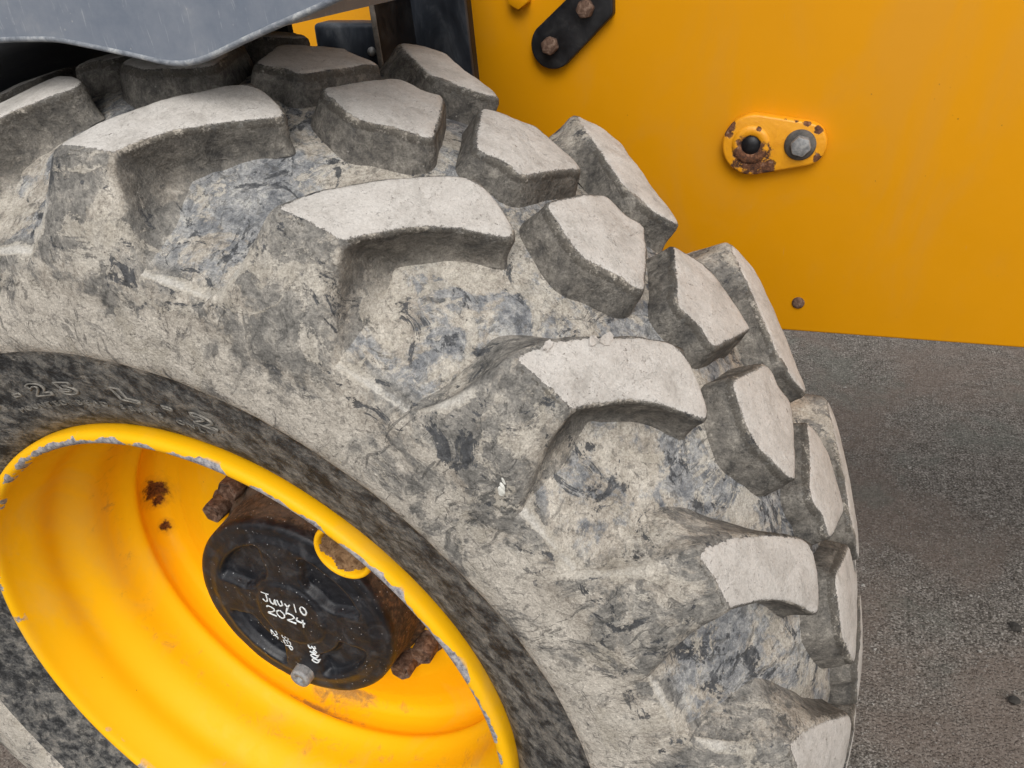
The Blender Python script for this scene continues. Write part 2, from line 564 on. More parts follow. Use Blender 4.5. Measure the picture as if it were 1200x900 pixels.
def make_fender_mat():
    b = NB('faded_mudguard_plastic')
    co = b.coord()
    big = b.noise(co, 9, 5, .6)
    n = b.noise(co, 70, 7, .7)
    c = b.ramp(b.math('ADD', b.math('MULTIPLY', big, .6), b.math('MULTIPLY', n, .4)),
               [(.36, (.145, .170, .215)), (.50, (.185, .207, .248)), (.64, (.25, .265, .29))])
    wob = b.vmath('ADD', co, b.vmath('MULTIPLY', b.comb(b.noise(co, 30, 2, .5), 0.0, 0.0), (.012, 0, 0)))
    sc = b.noise(b.vmath('MULTIPLY', wob, (420, 60, 22)), 1.0, 2, .5, .15)
    sc2 = b.noise(b.vmath('MULTIPLY', wob, (60, 60, 420)), 1.0, 2, .5, .2)
    m = b.math('MULTIPLY', b.step(sc, .61, .66), b.step(n, .42, .56))
    m2 = b.math('MULTIPLY', b.step(sc2, .69, .73), b.step(big, .50, .60))
    c = b.mix(b.math('MULTIPLY', b.math('MAXIMUM', m, m2), .30), c, (.42, .43, .44))
    vd = b.voronoi(co, 120)
    d = b.math('MULTIPLY', b.step(vd.outputs['Distance'], .11, .06), b.step(b.noise(co, 40, 2, .5), .50, .58))
    c = b.mix(b.math('MULTIPLY', d, .5), c, (.40, .39, .37))
    b.set(Base_Color=c, Roughness=b.ramp(n, [(.35, .42), (.65, .58)]), Specular_IOR_Level=.4)
    b.set(Normal=b.bump(b.math('ADD', n, m), .15, .001))
    return b.mat


FENDER = make_fender_mat()

# ------------------------------------------------------------------ ground
def make_ground_mat():
    b = NB('weathered_tarmac')
    co = b.coord()
    big = b.noise(co, 2.2, 5, .6, .4)
    big2 = b.noise(b.vmath('ADD', co, (4, 9, 2)), 3.4, 6, .66, .3)
    mid = b.noise(co, 30, 8, .72, .3)
    fine = b.noise(co, 210, 5, .78)
    v1 = b.voronoi(co, 150)
    v2 = b.voronoi(co, 62)
    stone = b.seprgb(v1.outputs['Color'])[0]
    c = b.ramp(b.math('ADD', b.math('MULTIPLY', mid, .22), b.math('MULTIPLY', fine, .78)),
               [(.38, (.050, .043, .037)), (.46, (.142, .124, .106)), (.53, (.245, .218, .190)), (.61, (.50, .455, .41))])
    agg = b.ramp(stone, [(.0, (.055, .047, .040)), (.35, (.135, .118, .102)), (.7, (.25, .224, .197)), (1.0, (.54, .495, .445))])
    ma = b.step(v1.outputs['Distance'], .50, .30)
    c = b.mix(b.math('MULTIPLY', ma, .75), c, agg)
    c = b.mix(b.math('MULTIPLY', b.step(big, .44, .60), .60), c, (.235, .182, .150))
    c = b.mix(b.math('MULTIPLY', b.step(big2, .50, .64), .40), c, (.19, .198, .170))
    bigstone = b.math('MULTIPLY', b.step(v2.outputs['Distance'], .20, .13), b.step(b.seprgb(v2.outputs['Color'])[1], .72, .78))
    c = b.mix(b.math('MULTIPLY', bigstone, .6), c, (.38, .345, .31))
    st = b.step(b.noise(co, 9, 6, .62), .69, .74)
    c = b.mix(b.math('MULTIPLY', st, .7), c, (.05, .046, .042))
    b.set(Base_Color=c, Roughness=.95, Specular_IOR_Level=.15)
    h = b.math('ADD', b.math('MULTIPLY', mid, .5), b.math('MULTIPLY', fine, .35))
    h = b.math('ADD', h, b.math('MULTIPLY', ma, .35))
    h = b.math('ADD', h, b.math('MULTIPLY', bigstone, .4))
    b.set(Normal=b.bump(h, 1.0, .011))
    return b.mat


GROUNDMAT = make_ground_mat()


def build_ground():
    xs = np.r_[-400, -60, -12, np.linspace(-4, 6, 120), 14, 60, 400]
    ys = np.r_[-400, -60, -12, np.linspace(-3, 6, 110), 14, 60, 400]
    X, Y = np.meshgrid(xs, ys, indexing='ij')
    P = np.stack([X.ravel(), Y.ravel(), np.zeros(X.size)], 1)
    P[:, 2] = np.where((abs(P[:, 0]) < 7) & (abs(P[:, 1]) < 7), fbm(P, 2.0, 3, 3) * .004 - .004, -.004)
    n, m = len(xs), len(ys)
    F = [(i * m + j, (i + 1) * m + j, (i + 1) * m + j + 1, i * m + j + 1) for i in range(n - 1) for j in range(m - 1)]
    o = add_obj('ground', mesh_np('ground', P, F, GROUNDMAT))
    o['kind'] = 'structure'


build_ground()

# ------------------------------------------------------------------ tyre
MID = .179
SIDE_R = [.330, .348, .3515, .3562, .3590, .3630, .369, .380, .40, .425, .447, .4505, .453, .462, .475, .50, .53, .541]
SIDE_Y = [.040, .020, .0125, .0125, .0075, .0052, .0020, -.003, -.010, -.0195, -.0255, -.0262, -.0305, -.0325, -.034, -.035, -.0325, -.0295]
FLOOR_R = [.5418, .5436, .5490, .556, .565, .576, .588, .600, .610, .618, .627, .634, .637, .638]
FLOOR_Y = [-.0292, -.0240, -.0150, -.0035, .0100, .0260, .0430, .0600, .0745, .089, .113, .138, .160, .179]


def top_r(y):
    y = np.asarray(y)
    d = np.abs(y - MID)
    near = np.interp(d, [0, .043, .07, .09, .14, .185, .25], [0, .003, .0075, .0125, .027, .044, .075])
    far = np.interp(d, [0, .043, .09, .14, .185, .25], [0, 0, .002, .005, .011, .04])      # the inner half is worn flatter
    return .663 - np.where(y > MID, far, near)


def polar(r, y, a):
    return np.stack([r * np.cos(a), y, r * np.sin(a)], -1)


def build_tyre():
    half = np.stack([np.r_[SIDE_R, FLOOR_R], np.r_[SIDE_Y, FLOOR_Y]], 1)
    a, _ = resample(half, .0042)
    # keep the moulded step and the groove lip crisp, ease the rest
    a = smooth_line(a, 2)
    other = a[::-1].copy()
    other[:, 0] += (top_r(2 * MID - other[:, 1]) - top_r(other[:, 1])) * np.clip((other[:, 0] - .55) / .05, 0, 1)
    other[:, 1] = 2 * MID - other[:, 1]
    prof = np.r_[a, other[1:]]
    V, F, th = revolve(prof, 900)
    r = np.hypot(V[:, 0], V[:, 2])
    n = fbm(V, 14, 4, 11)
    side = np.interp(r, [.36, .40, .46, .50, .64], [.2, .5, .8, 1, 1])
    d = n * .0016 * side
    rad = V[:, [0, 2]] / r[:, None]
    out = np.where(V[:, 1] < .02, -1.0, np.where(V[:, 1] > 2 * MID - .02, 1.0, 0.0))
    V[:, 1] += np.where(r < .60, out * d, 0)
    V[:, [0, 2]] += rad * np.where(r < .60, 0, d)[:, None]
    Z = np.zeros((len(V), 4))
    Z[:, 3] = np.interp(r, [.4495, .4520], [1, 0])
    Z[:, 2] = -np.clip((r - .546) / .006, 0, 1)
    Z[:, 1] = -np.clip(1 - np.abs(r - .5424) / .0042, 0, 1) * (V[:, 1] < MID)  # negative values mark the groove lip for its painted highlight
    me = mesh_np('tyre_tmp', V, F, None, True, Z)
    bm = bmesh.new()
    bm.from_mesh(me)
    bmesh.ops.recalc_face_normals(bm, faces=bm.faces)
    bm.to_mesh(tyre_me)
    bm.free()
    bpy.data.meshes.remove(me)
    tyre_me.materials.append(RUBBER)
    tyre_me.polygons.foreach_set('use_smooth', [True] * len(tyre_me.polygons))


build_tyre()

# stations of a shoulder block: (surface r, surface y, leading edge deg, trailing edge deg, floor r, floor y, extra deg lead, extra deg trail, lift)
SH = [(.488, -.0345, 56.0, 75.4, .486, -.020, 0, 0, -.0060),
      (.500, -.0350, 57.0, 74.4, .498, -.020, 0, 0, -.0035),
      (.515, -.0345, 58.1, 73.3, .513, -.020, 0, 0, -.0008),
      (.530, -.0325, 59.0, 72.4, .529, -.018, .2, .2, .0012),
      (.541, -.0295, 59.8, 71.5, .543, -.020, 1.2, .5, .0022),
      (.560, -.0250, 60.8, 70.1, .554, .000, 2.5, .9, .0022),
      (.580, -.0190, 61.7, 69.2, .566, .017, 3.2, 1.2, .0016),
      (.600, -.0120, 62.4, 68.7, .577, .034, 3.2, 1.5, .0008),
      (.612, -.0085, 62.6, 68.5, .584, .042, 3.0, 1.6, 0),
      (.6195, -.0055, 62.9, 68.35, .588, .048, 2.8, 1.6, 0),
      (None, .010, 62.0, 67.8, .593, .053, 2.5, 1.5, 0),
      (None, .030, 60.6, 66.8, .599, .061, 2.0, 1.4, 0),
      (None, .050, 58.7, 65.35, .605, .071, 1.4, 1.0, 0),
      (None, .065, 56.85, 64.2, .611, .080, 1.0, .9, 0),
      (None, .074, 55.5, 63.4, .617, .081, .7, .8, 0),
      (None, .082, 54.5, 62.75, .619, .088, .5, .7, 0),
      (None, .090, 54.95, 62.1, .620, .095, .5, .7, 0),
      (None, .099, 56.3, 61.25, .623, .103, .5, .6, 0),
      (None, .1060, 57.6, 60.6, .625, .111, .5, .6, 0),
      (None, .1090, 58.2, 60.25, .626, .116, .5, .5, 0),
      (None, .1105, 58.75, 59.9, .627, .120, .4, .5, -.0012)]


def shoulder_lug(shift, seed, far=False):
    S = np.array([[top_r(s[1]) if s[0] is None else s[0], *s[1:]] for s in SH], float)
    key = np.r_[0, np.cumsum(np.hypot(np.diff(S[:, 0]), np.diff(S[:, 1])))]
    t = np.arange(0, key[-1], .0034)
    t = np.r_[t, key[-1]]
    A = np.stack([np.interp(t, key, S[:, k]) for k in range(S.shape[1])], 1)
    A = smooth_line(A, 3)
    n = len(A)
    tread = np.clip((t - key[9] - .001) / .006, 0, 1)
    tan = np.gradient(A[:, :2], axis=0)
    tan /= np.linalg.norm(tan, axis=1)[:, None]
    nor = np.stack([tan[:, 1], -tan[:, 0]], 1)          # outward normal in (r, y)
    rng = np.random.RandomState(seed)
    wear = rng.uniform(-.5, .5, 6)
    rows = []
    zone = []
    FW = [(1.0, 1.0), (.92, .70), (.79, .45), (.62, .25), (.43, .11), (.22, .03)]
    FT = [(1.0, 1.0), (.80, .70), (.60, .44), (.40, .23), (.24, .09), (.10, .02)]      # wall: depth share, offset share
    UU = np.linspace(0, 1, 19)[1:-1]
    for i in range(n):
        r, y, al, at_, fr, fy, el, et, lift = A[i]
        up = np.array([r, y]) + nor[i] * lift
        dn = np.array([fr, fy])
        w = max(at_ - al, .3)
        dep = np.linalg.norm(up - dn)
        butt = float(np.interp(key[9] - t[i], [.0, .012, .035], [0, .35, 1.0]))      # 1 low on the buttress, 0 on the contact face
        fil0 = min(.0062, dep * .3)
        fd0 = min(math.degrees(.0064 / r), w * .3)
        fil1 = min(.0062 + .0070 * butt, dep * .42)
        fd1 = min(math.degrees((.0064 + .008 * butt) / r), w * .3)
        pts = []
        zz = []
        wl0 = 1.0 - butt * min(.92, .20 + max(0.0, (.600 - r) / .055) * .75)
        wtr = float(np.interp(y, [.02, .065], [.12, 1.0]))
        dirn = (dn - up) / max(dep, 1e-6)

        def side(edge, ext, sg):
            L = []
            sharp = sg > 0
            fil = fil0 if sharp else fil1
            fd = fd0 if sharp else fd1
            for ds, os_ in (FT if sharp else FW):
                p = up + dirn * (fil + (dep - fil) * ds)
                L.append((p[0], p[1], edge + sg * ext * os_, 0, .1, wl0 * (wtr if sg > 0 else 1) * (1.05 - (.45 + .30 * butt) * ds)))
            p = up + dirn * fil * .95
            wl = wl0 * (wtr if sg > 0 else 1)
            be = (.12 + .78 * tread[i]) * (max(.25, wtr) if sg > 0 else 1)
            pale = .9 * max(0, 1 - abs(r - .568) / .034) * (1 - tread[i]) if sg > 0 else 0.0
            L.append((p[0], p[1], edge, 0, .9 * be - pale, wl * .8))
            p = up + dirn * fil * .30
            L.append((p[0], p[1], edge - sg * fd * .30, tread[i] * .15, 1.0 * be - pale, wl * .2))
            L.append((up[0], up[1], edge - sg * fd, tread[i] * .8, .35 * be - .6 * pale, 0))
            return L
        s1 = side(al, el, -1)
        s2 = side(at_, et, +1)
        inner = []
        a0, a1 = al + fd1, at_ - fd0
        for u in UU:
            bulge = .0014 * (1 - (2 * u - 1) ** 2)
            p = up + nor[i] * bulge
            inner.append((p[0], p[1], a0 + (a1 - a0) * u, tread[i], 0, 0))
        allp = s1 + inner + s2[::-1]
        rows.append([q[:3] for q in allp])
        zone.append([q[3:] for q in allp])
    R = np.array(rows)
    Zo = np.array(zone)
    m = R.shape[1]
    for q, tv in ((-1, 0.0), (-2, .1), (-3, .6)):
        Zo[q, :, 0] *= tv
        Zo[q, :, 2] = np.maximum(Zo[q, :, 2], .9 * (1 - tv))
    # the dark worn line along the shoulder edge, between buttress and contact face
    sh_edge = np.exp(-((t - key[9]) / .0035) ** 2)
    Zo[:, 9:m - 9, 1] = np.maximum(Zo[:, 9:m - 9, 1], sh_edge[:, None] * .75)
    ang = np.radians(R[:, :, 2] + shift)
    P = polar(R[:, :, 0], R[:, :, 1], ang).reshape(-1, 3)
    nn = fbm(P, 55, 3, seed)
    n2 = fbm(P, 13, 2, seed + 31)
    rad = P.copy()
    rad[:, 1] = 0
    rad /= np.linalg.norm(rad, axis=1)[:, None]
    edge = Zo[:, :, 1].ravel()
    P += rad * (nn * (.0005 + .0010 * edge) + n2 * .0010)[:, None]
    wallm = Zo[:, :, 2].ravel()
    tang = np.stack([-rad[:, 2], np.zeros(len(P)), rad[:, 0]], 1)
    P += tang * (fbm(P, 40, 3, seed + 5) * (.0009 * edge + .0012 * wallm) + fbm(P, 9, 2, seed + 9) * .0014)[:, None]
    F = []
    for i in range(n - 1):
        for k in range(m - 1):
            F.append((i * m + k, i * m + k + 1, (i + 1) * m + k + 1, (i + 1) * m + k))
    F.append(tuple((n - 1) * m + k for k in range(m)))
    return P, F, np.concatenate([Zo.reshape(-1, 3), np.zeros((len(P), 1))], 1)


BLOCK = [(.132, 73.1), (.152, 72.4), (.172, 71.75), (.203, 70.75), (.212, 70.2), (.2125, 69.2), (.207, 68.2), (.210, 67.4), (.214, 66.7),
         (.209, 65.95), (.190, 65.35), (.170, 64.7), (.148, 64.0), (.137, 63.6), (.130, 63.55), (.122, 64.4), (.114, 66.7), (.107, 68.1), (.1095, 69.5), (.120, 71.5)]


def centre_block(shift, seed, far=False):
    p = np.array(BLOCK, float)
    p = chaikin(p, 2)
    rng = np.random.RandomState(seed)
    # work in metres: (y, arc)
    q = np.stack([p[:, 0], np.radians(p[:, 1]) * .66], 1)
    per = np.r_[q, q[:1]]
    q, _ = resample(per, .0040)
    q = q[:-1]
    c = q.mean(0)
    tg = np.roll(q, -1, 0) - np.roll(q, 1, 0)
    tg /= np.linalg.norm(tg, axis=1)[:, None]
    nr = np.stack([tg[:, 1], -tg[:, 0]], 1)
    if ((q - c) * nr).sum() < 0:
        nr = -nr
    for _ in range(3):
        nr = .25 * np.roll(nr, 1, 0) + .5 * nr + .25 * np.roll(nr, -1, 0)
    m = len(q)
    dep = .033
    rings = [(.0085, dep, 0, .1, 1), (.0060, dep * .78, 0, .1, 1), (.0038, dep * .56, 0, .1, 1), (.0020, dep * .36, 0, .15, 1), (.0007, dep * .24, 0, .3, 1),
             (0, .0062, 0, .8, .85), (-.0007, .0032, .05, 1.0, .5), (-.0026, .0010, .35, .8, .1), (-.0064, 0, .9, .15, 0)]
    P2 = []
    D = []
    Zo = []
    for off, d, a, b_, c_ in rings:
        P2.append(q + nr * off)
        D.append(np.full(m, d))
        Zo.append(np.tile([a, b_, c_, 0], (m, 1)))
    inn = q - nr * .0064
    for s in (.88, .74, .58, .42, .26, .11):
        P2.append(c + (inn - c) * s)
        D.append(np.full(m, -.0012 * (1 - s)))
        Zo.append(np.tile([1, 0, 0, 0], (m, 1)))
    P2 = np.concatenate(P2 + [c[None]])
    D = np.r_[np.concatenate(D), -.0012]
    Zo = np.concatenate(Zo + [np.array([[1, 0, 0, 0.]])])
    nr_ = len(rings) + 6
    r = top_r(P2[:, 0]) - D
    P = polar(r, P2[:, 0], P2[:, 1] / .66 + math.radians(shift))
    rad = P.copy()
    rad[:, 1] = 0
    rad /= np.linalg.norm(rad, axis=1)[:, None]
    tang = np.stack([-rad[:, 2], np.zeros(len(P)), rad[:, 0]], 1)
    edge, wl = Zo[:, 1], Zo[:, 2]
    P += rad * (fbm(P, 55, 3, seed) * (.0005 + .0009 * edge) + fbm(P, 13, 2, seed + 3) * .0009)[:, None]
    P += tang * (fbm(P, 45, 3, seed + 5) * (.0009 * edge + .0012 * wl) + fbm(P, 10, 2, seed + 9) * .0007)[:, None]
    P[:, 1] += fbm(P, 45, 3, seed + 15) * (.0009 * edge + .0012 * wl) + fbm(P, 10, 2, seed + 19) * .0007
    F = []
    for i in range(nr_ - 1):
        for k in range(m):
            j = (k + 1) % m
            F.append((i * m + k, i * m + j, (i + 1) * m + j, (i + 1) * m + k))
    for k in range(m):
        F.append(((nr_ - 1) * m + k, (nr_ - 1) * m + (k + 1) % m, nr_ * m))
    return P, F, Zo


def put_lug(P, F, Z, far):
    if far:
        P = P.copy()
        r = np.hypot(P[:, 0], P[:, 2])
        gain = (top_r(2 * MID - P[:, 1]) - top_r(P[:, 1])) * np.clip((r - .50) / .08, 0, 1)
        k = (r + gain) / r
        P[:, 0] *= k
        P[:, 2] *= k
        P[:, 1] = 2 * MID - P[:, 1]
    c = P.mean(0)
    me = mesh_np('tread_lug', P - c, F, RUBBER, True, Z)
    bm = bmesh.new()
    bm.from_mesh(me)
    bmesh.ops.recalc_face_normals(bm, faces=bm.faces)
    bm.to_mesh(me)
    bm.free()
    me.polygons.foreach_set('use_smooth', [True] * len(me.polygons))
    return add_obj('tread_lug', me, tyre, loc=tuple(c))


def build_lugs():
    sd = 100
    for k in range(-6, 14):
        seen = -4 <= k <= 5
        for far in (False, True):
            for fn in (shoulder_lug, centre_block):
                sd += 7
                P, F, Z = fn(-18 * k - (9 if far else 0), sd, far)
                put_lug(P, F, Z, far)


build_lugs()


# ---- raised lettering on the bead band
LETTER = simple('dusty_raised_rubber', [(.36, (.10, .096, .088)), (.5, (.21, .197, .175)), (.64, (.33, .305, .265))], 160, (.85, .95), bump=.4)


def side_y(r):
    return float(np.interp(r, SIDE_R, SIDE_Y))


def letter(ch, ang, r_base, hgt, wide, outline=True, lift=.0006):
    cu = bpy.data.curves.new('t', 'FONT')
    cu.body = ch
    cu.size = 1.0
    cu.align_x = 'CENTER'
    cu.resolution_u = 3
    if outline:
        cu.fill_mode = 'NONE'
        cu.bevel_depth = .042
        cu.bevel_resolution = 1
        cu.offset = .045
    else:
        cu.extrude = .02
    to = bpy.data.objects.new('t', cu)
    COL.objects.link(to)
    dg = bpy.context.evaluated_depsgraph_get()
    dg.update()
    me = bpy.data.meshes.new_from_object(to.evaluated_get(dg))
    bpy.data.objects.remove(to)
    bpy.data.curves.remove(cu)
    n = len(me.vertices)
    if n == 0:
        return None
    co = np.zeros(n * 3)
    me.vertices.foreach_get('co', co)
    co = co.reshape(-1, 3)
    r = r_base + co[:, 1] / .7 * hgt
    a = math.radians(ang) - co[:, 0] * wide / .40
    y = np.array([side_y(v) for v in r]) - lift - co[:, 2] * hgt * (2.0 if outline else 3.5)
    P = polar(r, y, a)
    c = P.mean(0)
    me.vertices.foreach_set('co', (P - c).ravel())
    Z = np.zeros((n, 4), np.float32)
    Z[:, 3] = .68
    ca = me.color_attributes.new('zone', 'FLOAT_COLOR', 'POINT')
    ca.data.foreach_set('color', Z.ravel())
    me.materials.clear()
    me.materials.append(LETTER)
    me.update()
    me.name = 'raised_letter'
    return add_obj('raised_letter', me, tyre, loc=tuple(c))


for ch, ang, rb in [('1', 124.5, .397), ('5', 120.6, .397), ('.', 117.4, .397), ('5', 114.0, .397), ('-', 106.8, .399), ('2', 101.6, .3985), ('5', 96.0, .3985),
                    ('L', 86.0, .399), ('-', 79.6, .399), ('2', 74.2, .397)]:
    letter(ch, ang, rb, .0145, .044 if ch not in '.-' else .028)
line = 'MOUNTED BEAD SEATS ONLY'
for i, ch in enumerate(line):
    if ch != ' ':
        letter(ch, 109.5 - i * 1.62, .3835, .0062, .0135, outline=False)

# ---- white dropping on the sidewall
def build_drop():
    bm = bmesh.new()
    base = Vector((.547 * math.cos(math.radians(44.2)), -.0305, .547 * math.sin(math.radians(44.2))))
    for (dx, dz, s, l) in ((0, 0, .0035, 1.2), (.0012, .004, .0022, 1.8), (.0026, .009, .0014, 2.4), (-.001, -.0025, .003, 1.0)):
        g = bmesh.ops.create_icosphere(bm, subdivisions=2, radius=s)
        bmesh.ops.transform(bm, matrix=Matrix.Translation(base + Vector((dx, 0, dz))) @ Matrix.Rotation(-.3, 4, 'Y') @ Matrix.Diagonal((.8, .35, l, 1)), verts=g['verts'])
    add_obj('white_dropping', mesh_bm('white_dropping', bm, DROP, True), tyre)


build_drop()


def build_flaps():
    for (y, a, w, h, tilt, seed) in ((.060, 45.9, .0085, .0042, .10, 3), (.050, 46.6, .0055, .0032, -.12, 8), (.022, 48.7, .0055, .0030, .12, 12)):
        rng = np.random.RandomState(seed)
        bm = bmesh.new()
        n = 13
        top = []
        bot = []
        for i in range(n):
            t = 2 * math.pi * i / n
            q = 1 + rng.uniform(-.28, .28)
            px, py = w * q * math.cos(t), h * q * math.sin(t)
            pz = .0006 + .5 * tilt * py + .35 * max(0, px) * tilt
            top.append(bm.verts.new((px, py, pz + .0005)))
            bot.append(bm.verts.new((px * .97, py * .97, pz - .0012)))
        bm.faces.new(top)
        bm.faces.new(bot[::-1])
        for i in range(n):
            bm.faces.new((bot[i], bot[(i + 1) % n], top[(i + 1) % n], top[i]))
        ar = math.radians(a)
        r = float(top_r(y)) + .0008
        ex = Vector((0, 1, 0))
        ez = Vector((math.cos(ar), -.15, math.sin(ar))).normalized()
        ey = ez.cross(ex).normalized()
        ex = ey.cross(ez)
        R = Matrix((ex, ey, ez)).transposed().to_4x4()
        me = mesh_bm('rubber_flap', bm, RUBBER)
        Z = np.tile(np.array([1, .25, 0, 0], np.float32), (len(me.vertices), 1))
        ca = me.color_attributes.new('zone', 'FLOAT_COLOR', 'POINT')
        ca.data.foreach_set('color', Z.ravel())
        o = add_obj('rubber_flap', me, tyre)
        o.matrix_local = Matrix.Translation((r * math.cos(ar), y, r * math.sin(ar))) @ R


build_flaps()

# ------------------------------------------------------------------ rim
RIM = [(.349, .020), (.3498, .010), (.3498, .004), (.3488, .0005), (.3470, -.0016), (.3430, -.0026), (.3395, -.0024), (.3368, -.0008), (.3352, .003),
       (.3335, .012), (.330, .024), (.3255, .036), (.3225, .046), (.3215, .055), (.3225, .064), (.3215, .074), (.3165, .086), (.3090, .098), (.3035, .110), (.3010, .122),
       (.3010, .134), (.2995, .148), (.2962, .158), (.2915, .167), (.2882, .1735), (.2880, .1775), (.2915, .1815), (.2965, .190), (.2975, .204), (.2940, .217), (.2830, .225), (.2600, .2245), (.235, .217),
       (.208, .208), (.185, .2040), (.150, .2035), (.120, .2035)]


def build_rim():
    p, _ = resample(np.array(RIM), .0030)
    q = smooth_line(p, 6)
    k = ((p[:, 0] > .296) & (p[:, 0] < .333) & (p[:, 1] > .012) & (p[:, 1] < .155)).astype(float)[:, None]
    p = smooth_line(q * k + p * (1 - k), 2)
    V, F, th = revolve(p, 320)
    r = np.hypot(V[:, 0], V[:, 2])
    ang = np.arctan2(V[:, 2], V[:, 0])
    Z = np.zeros((len(V), 4))
    lipm = np.exp(-((r - .3395) / .0060) ** 2) * (V[:, 1] < .008)
    wear = np.interp(np.degrees(ang), [-180, -100, -45, -10, 40, 110, 150, 180], [.25, .2, .75, 1.0, 1.0, 1.0, .6, .25])
    Z[:, 0] = lipm * wear
    # dried dirt lying in the bottom of the dish beside the hub, and a little on the barrel
    deg = np.degrees(ang)
    bot = np.exp(-((deg + 104) / 17.0) ** 2) + .45 * np.exp(-((deg + 70) / 22.0) ** 2)
    Z[:, 1] = bot * np.exp(-((r - .282) / .020) ** 2) * (V[:, 1] > .1795) * .95
    barrel = np.exp(-((r - .3) / .010) ** 2) * .42 * (V[:, 1] > .09) * (V[:, 1] < .179)
    Z[:, 1] = np.maximum(Z[:, 1], barrel)
    Z[:, 3] = 1
    me = mesh_np('rim', V, F, RIMPAINT, True, Z)
    o = add_obj('rim', me, machine, loc=(0, 0, ZC))
    return o


rim = build_rim()


def hexa(name, r, h, mat, parent, loc, axis_rot=0.0, hole=0.0, holed=.004, bevel=.0015, spin=0.0):
    """A nut whose axis points along -Y."""
    bm = bmesh.new()
    bmesh.ops.create_cone(bm, cap_ends=True, segments=6, radius1=r, radius2=r, depth=h)
    if hole:
        top = max(bm.faces, key=lambda f: f.calc_center_median().z)
        g = bmesh.ops.inset_individual(bm, faces=[top], thickness=r * .2)
    bevel_all(bm, bevel, 2)
    if hole:
        g = bmesh.ops.create_cone(bm, cap_ends=True, segments=20, radius1=hole, radius2=hole * .94, depth=holed * 2)
        bmesh.ops.translate(bm, verts=g['verts'], vec=(0, 0, h / 2))
    bmesh.ops.rotate(bm, verts=bm.verts, matrix=Matrix.Rotation(spin, 3, 'Z'))
    bmesh.ops.rotate(bm, verts=bm.verts, matrix=Matrix.Rotation(math.pi / 2, 3, 'X'))
    me = mesh_bm(name, bm, mat, True, 35)
    return add_obj(name, me, parent, loc=loc)


# wheel nuts round the hub: a hexagon with a flange and the stud end inside
def build_nut():
    bm = bmesh.new()
    g = bmesh.ops.create_cone(bm, cap_ends=True, segments=6, radius1=.0168, radius2=.0160, depth=.026)
    bevel_all(bm, .0022, 2)
    top = max(bm.faces, key=lambda f: f.calc_center_median().z)
    bmesh.ops.inset_individual(bm, faces=[top], thickness=.0040)
    top = max(bm.faces, key=lambda f: (f.calc_center_median().z, -f.calc_center_median().xy.length))
    bmesh.ops.translate(bm, verts=top.verts, vec=(0, 0, -.006))
    f = bmesh.ops.create_cone(bm, cap_ends=True, segments=24, radius1=.0205, radius2=.0175, depth=.007)
    bmesh.ops.translate(bm, verts=f['verts'], vec=(0, 0, -.0155))
    s = bmesh.ops.create_cone(bm, cap_ends=True, segments=16, radius1=.0088, radius2=.0080, depth=.020)
    bmesh.ops.translate(bm, verts=s['verts'], vec=(0, 0, .002))
    bmesh.ops.rotate(bm, verts=bm.verts, matrix=Matrix.Rotation(math.pi / 2, 3, 'X'))
    return mesh_bm('wheel_nut', bm, RUST, True, 35)


nut_me = build_nut()
for k in range(12):
    a = math.radians(137.5 + 60 * (k // 2) + (10 if k % 2 else -10))
    o = add_obj('wheel_nut', nut_me, rim, loc=(.168 * math.cos(a), .1875, .168 * math.sin(a)))
    o.rotation_euler = (0, .5 + k * 1.3, 0)

# the welded valve guard under the lip
def build_guard():
    p = [(.0215, .052), (.0245, .020), (.0258, .0125), (.0275, .0105), (.0300, .0110), (.0318, .0135), (.0316, .030), (.0300, .070)]
    p, _ = resample(np.array(p), .0016)
    p = smooth_line(p, 2)
    V, F, th = revolve(p, 64)
    Z = np.zeros((len(V), 4))
    o = add_obj('valve_guard', mesh_np('valve_guard', V, F, RIMPAINT, True, Z), rim)
    a = math.radians(50.4)
    o.location = (.3035 * math.cos(a), .006, .3035 * math.sin(a))
    n = 14
    bm = bmesh.new()
    bmesh.ops.create_grid(bm, x_segments=22, y_segments=22, size=.0255)
    for v in list(bm.verts):
        if v.co.xy.length > .0262:
            bm.verts.remove(v)
    for v in bm.verts:
        v.co.z = .010 * (v.co.xy.length / .025) ** 2 + .003 * math.sin(v.co.x * 210) * math.cos(v.co.y * 170)
    bmesh.ops.rotate(bm, verts=bm.verts, matrix=Matrix.Rotation(math.pi / 2, 3, 'X'))
    add_obj('guard_mud', mesh_bm('guard_mud', bm, MUD, True), rim, loc=(o.location.x, .032, o.location.z))


build_guard()

# ------------------------------------------------------------------ hub
def hub_y(x, z):
    """Height of the hub face (depth along Y) at a point of its face."""
    r = np.hypot(x, z)
    a = np.degrees(np.arctan2(z, x))
    y = np.full_like(r, .1240)
    y = y - .0035 * np.clip((.125 - r) / .010, 0, 1)                      # raised field inside the flange
    for c0, ri in ((131, .056), (41, .056), (-49, .068), (-139, .066)):
        da = (a - c0 + 180) % 360 - 180
        half = np.interp(r, [.05, .07, .105, .12], [14, 26, 30, 27])
        m = np.clip((half - np.abs(da)) * r / 57.3 / .007, 0, 1) * np.clip((r - ri) / .008, 0, 1) * np.clip((.112 - r) / .007, 0, 1)
        m = m * m * (3 - 2 * m)
        y = y + m * .0115
    y = y - .0025 * np.clip((.052 - r) / .004, 0, 1)                      # centre boss
    return y


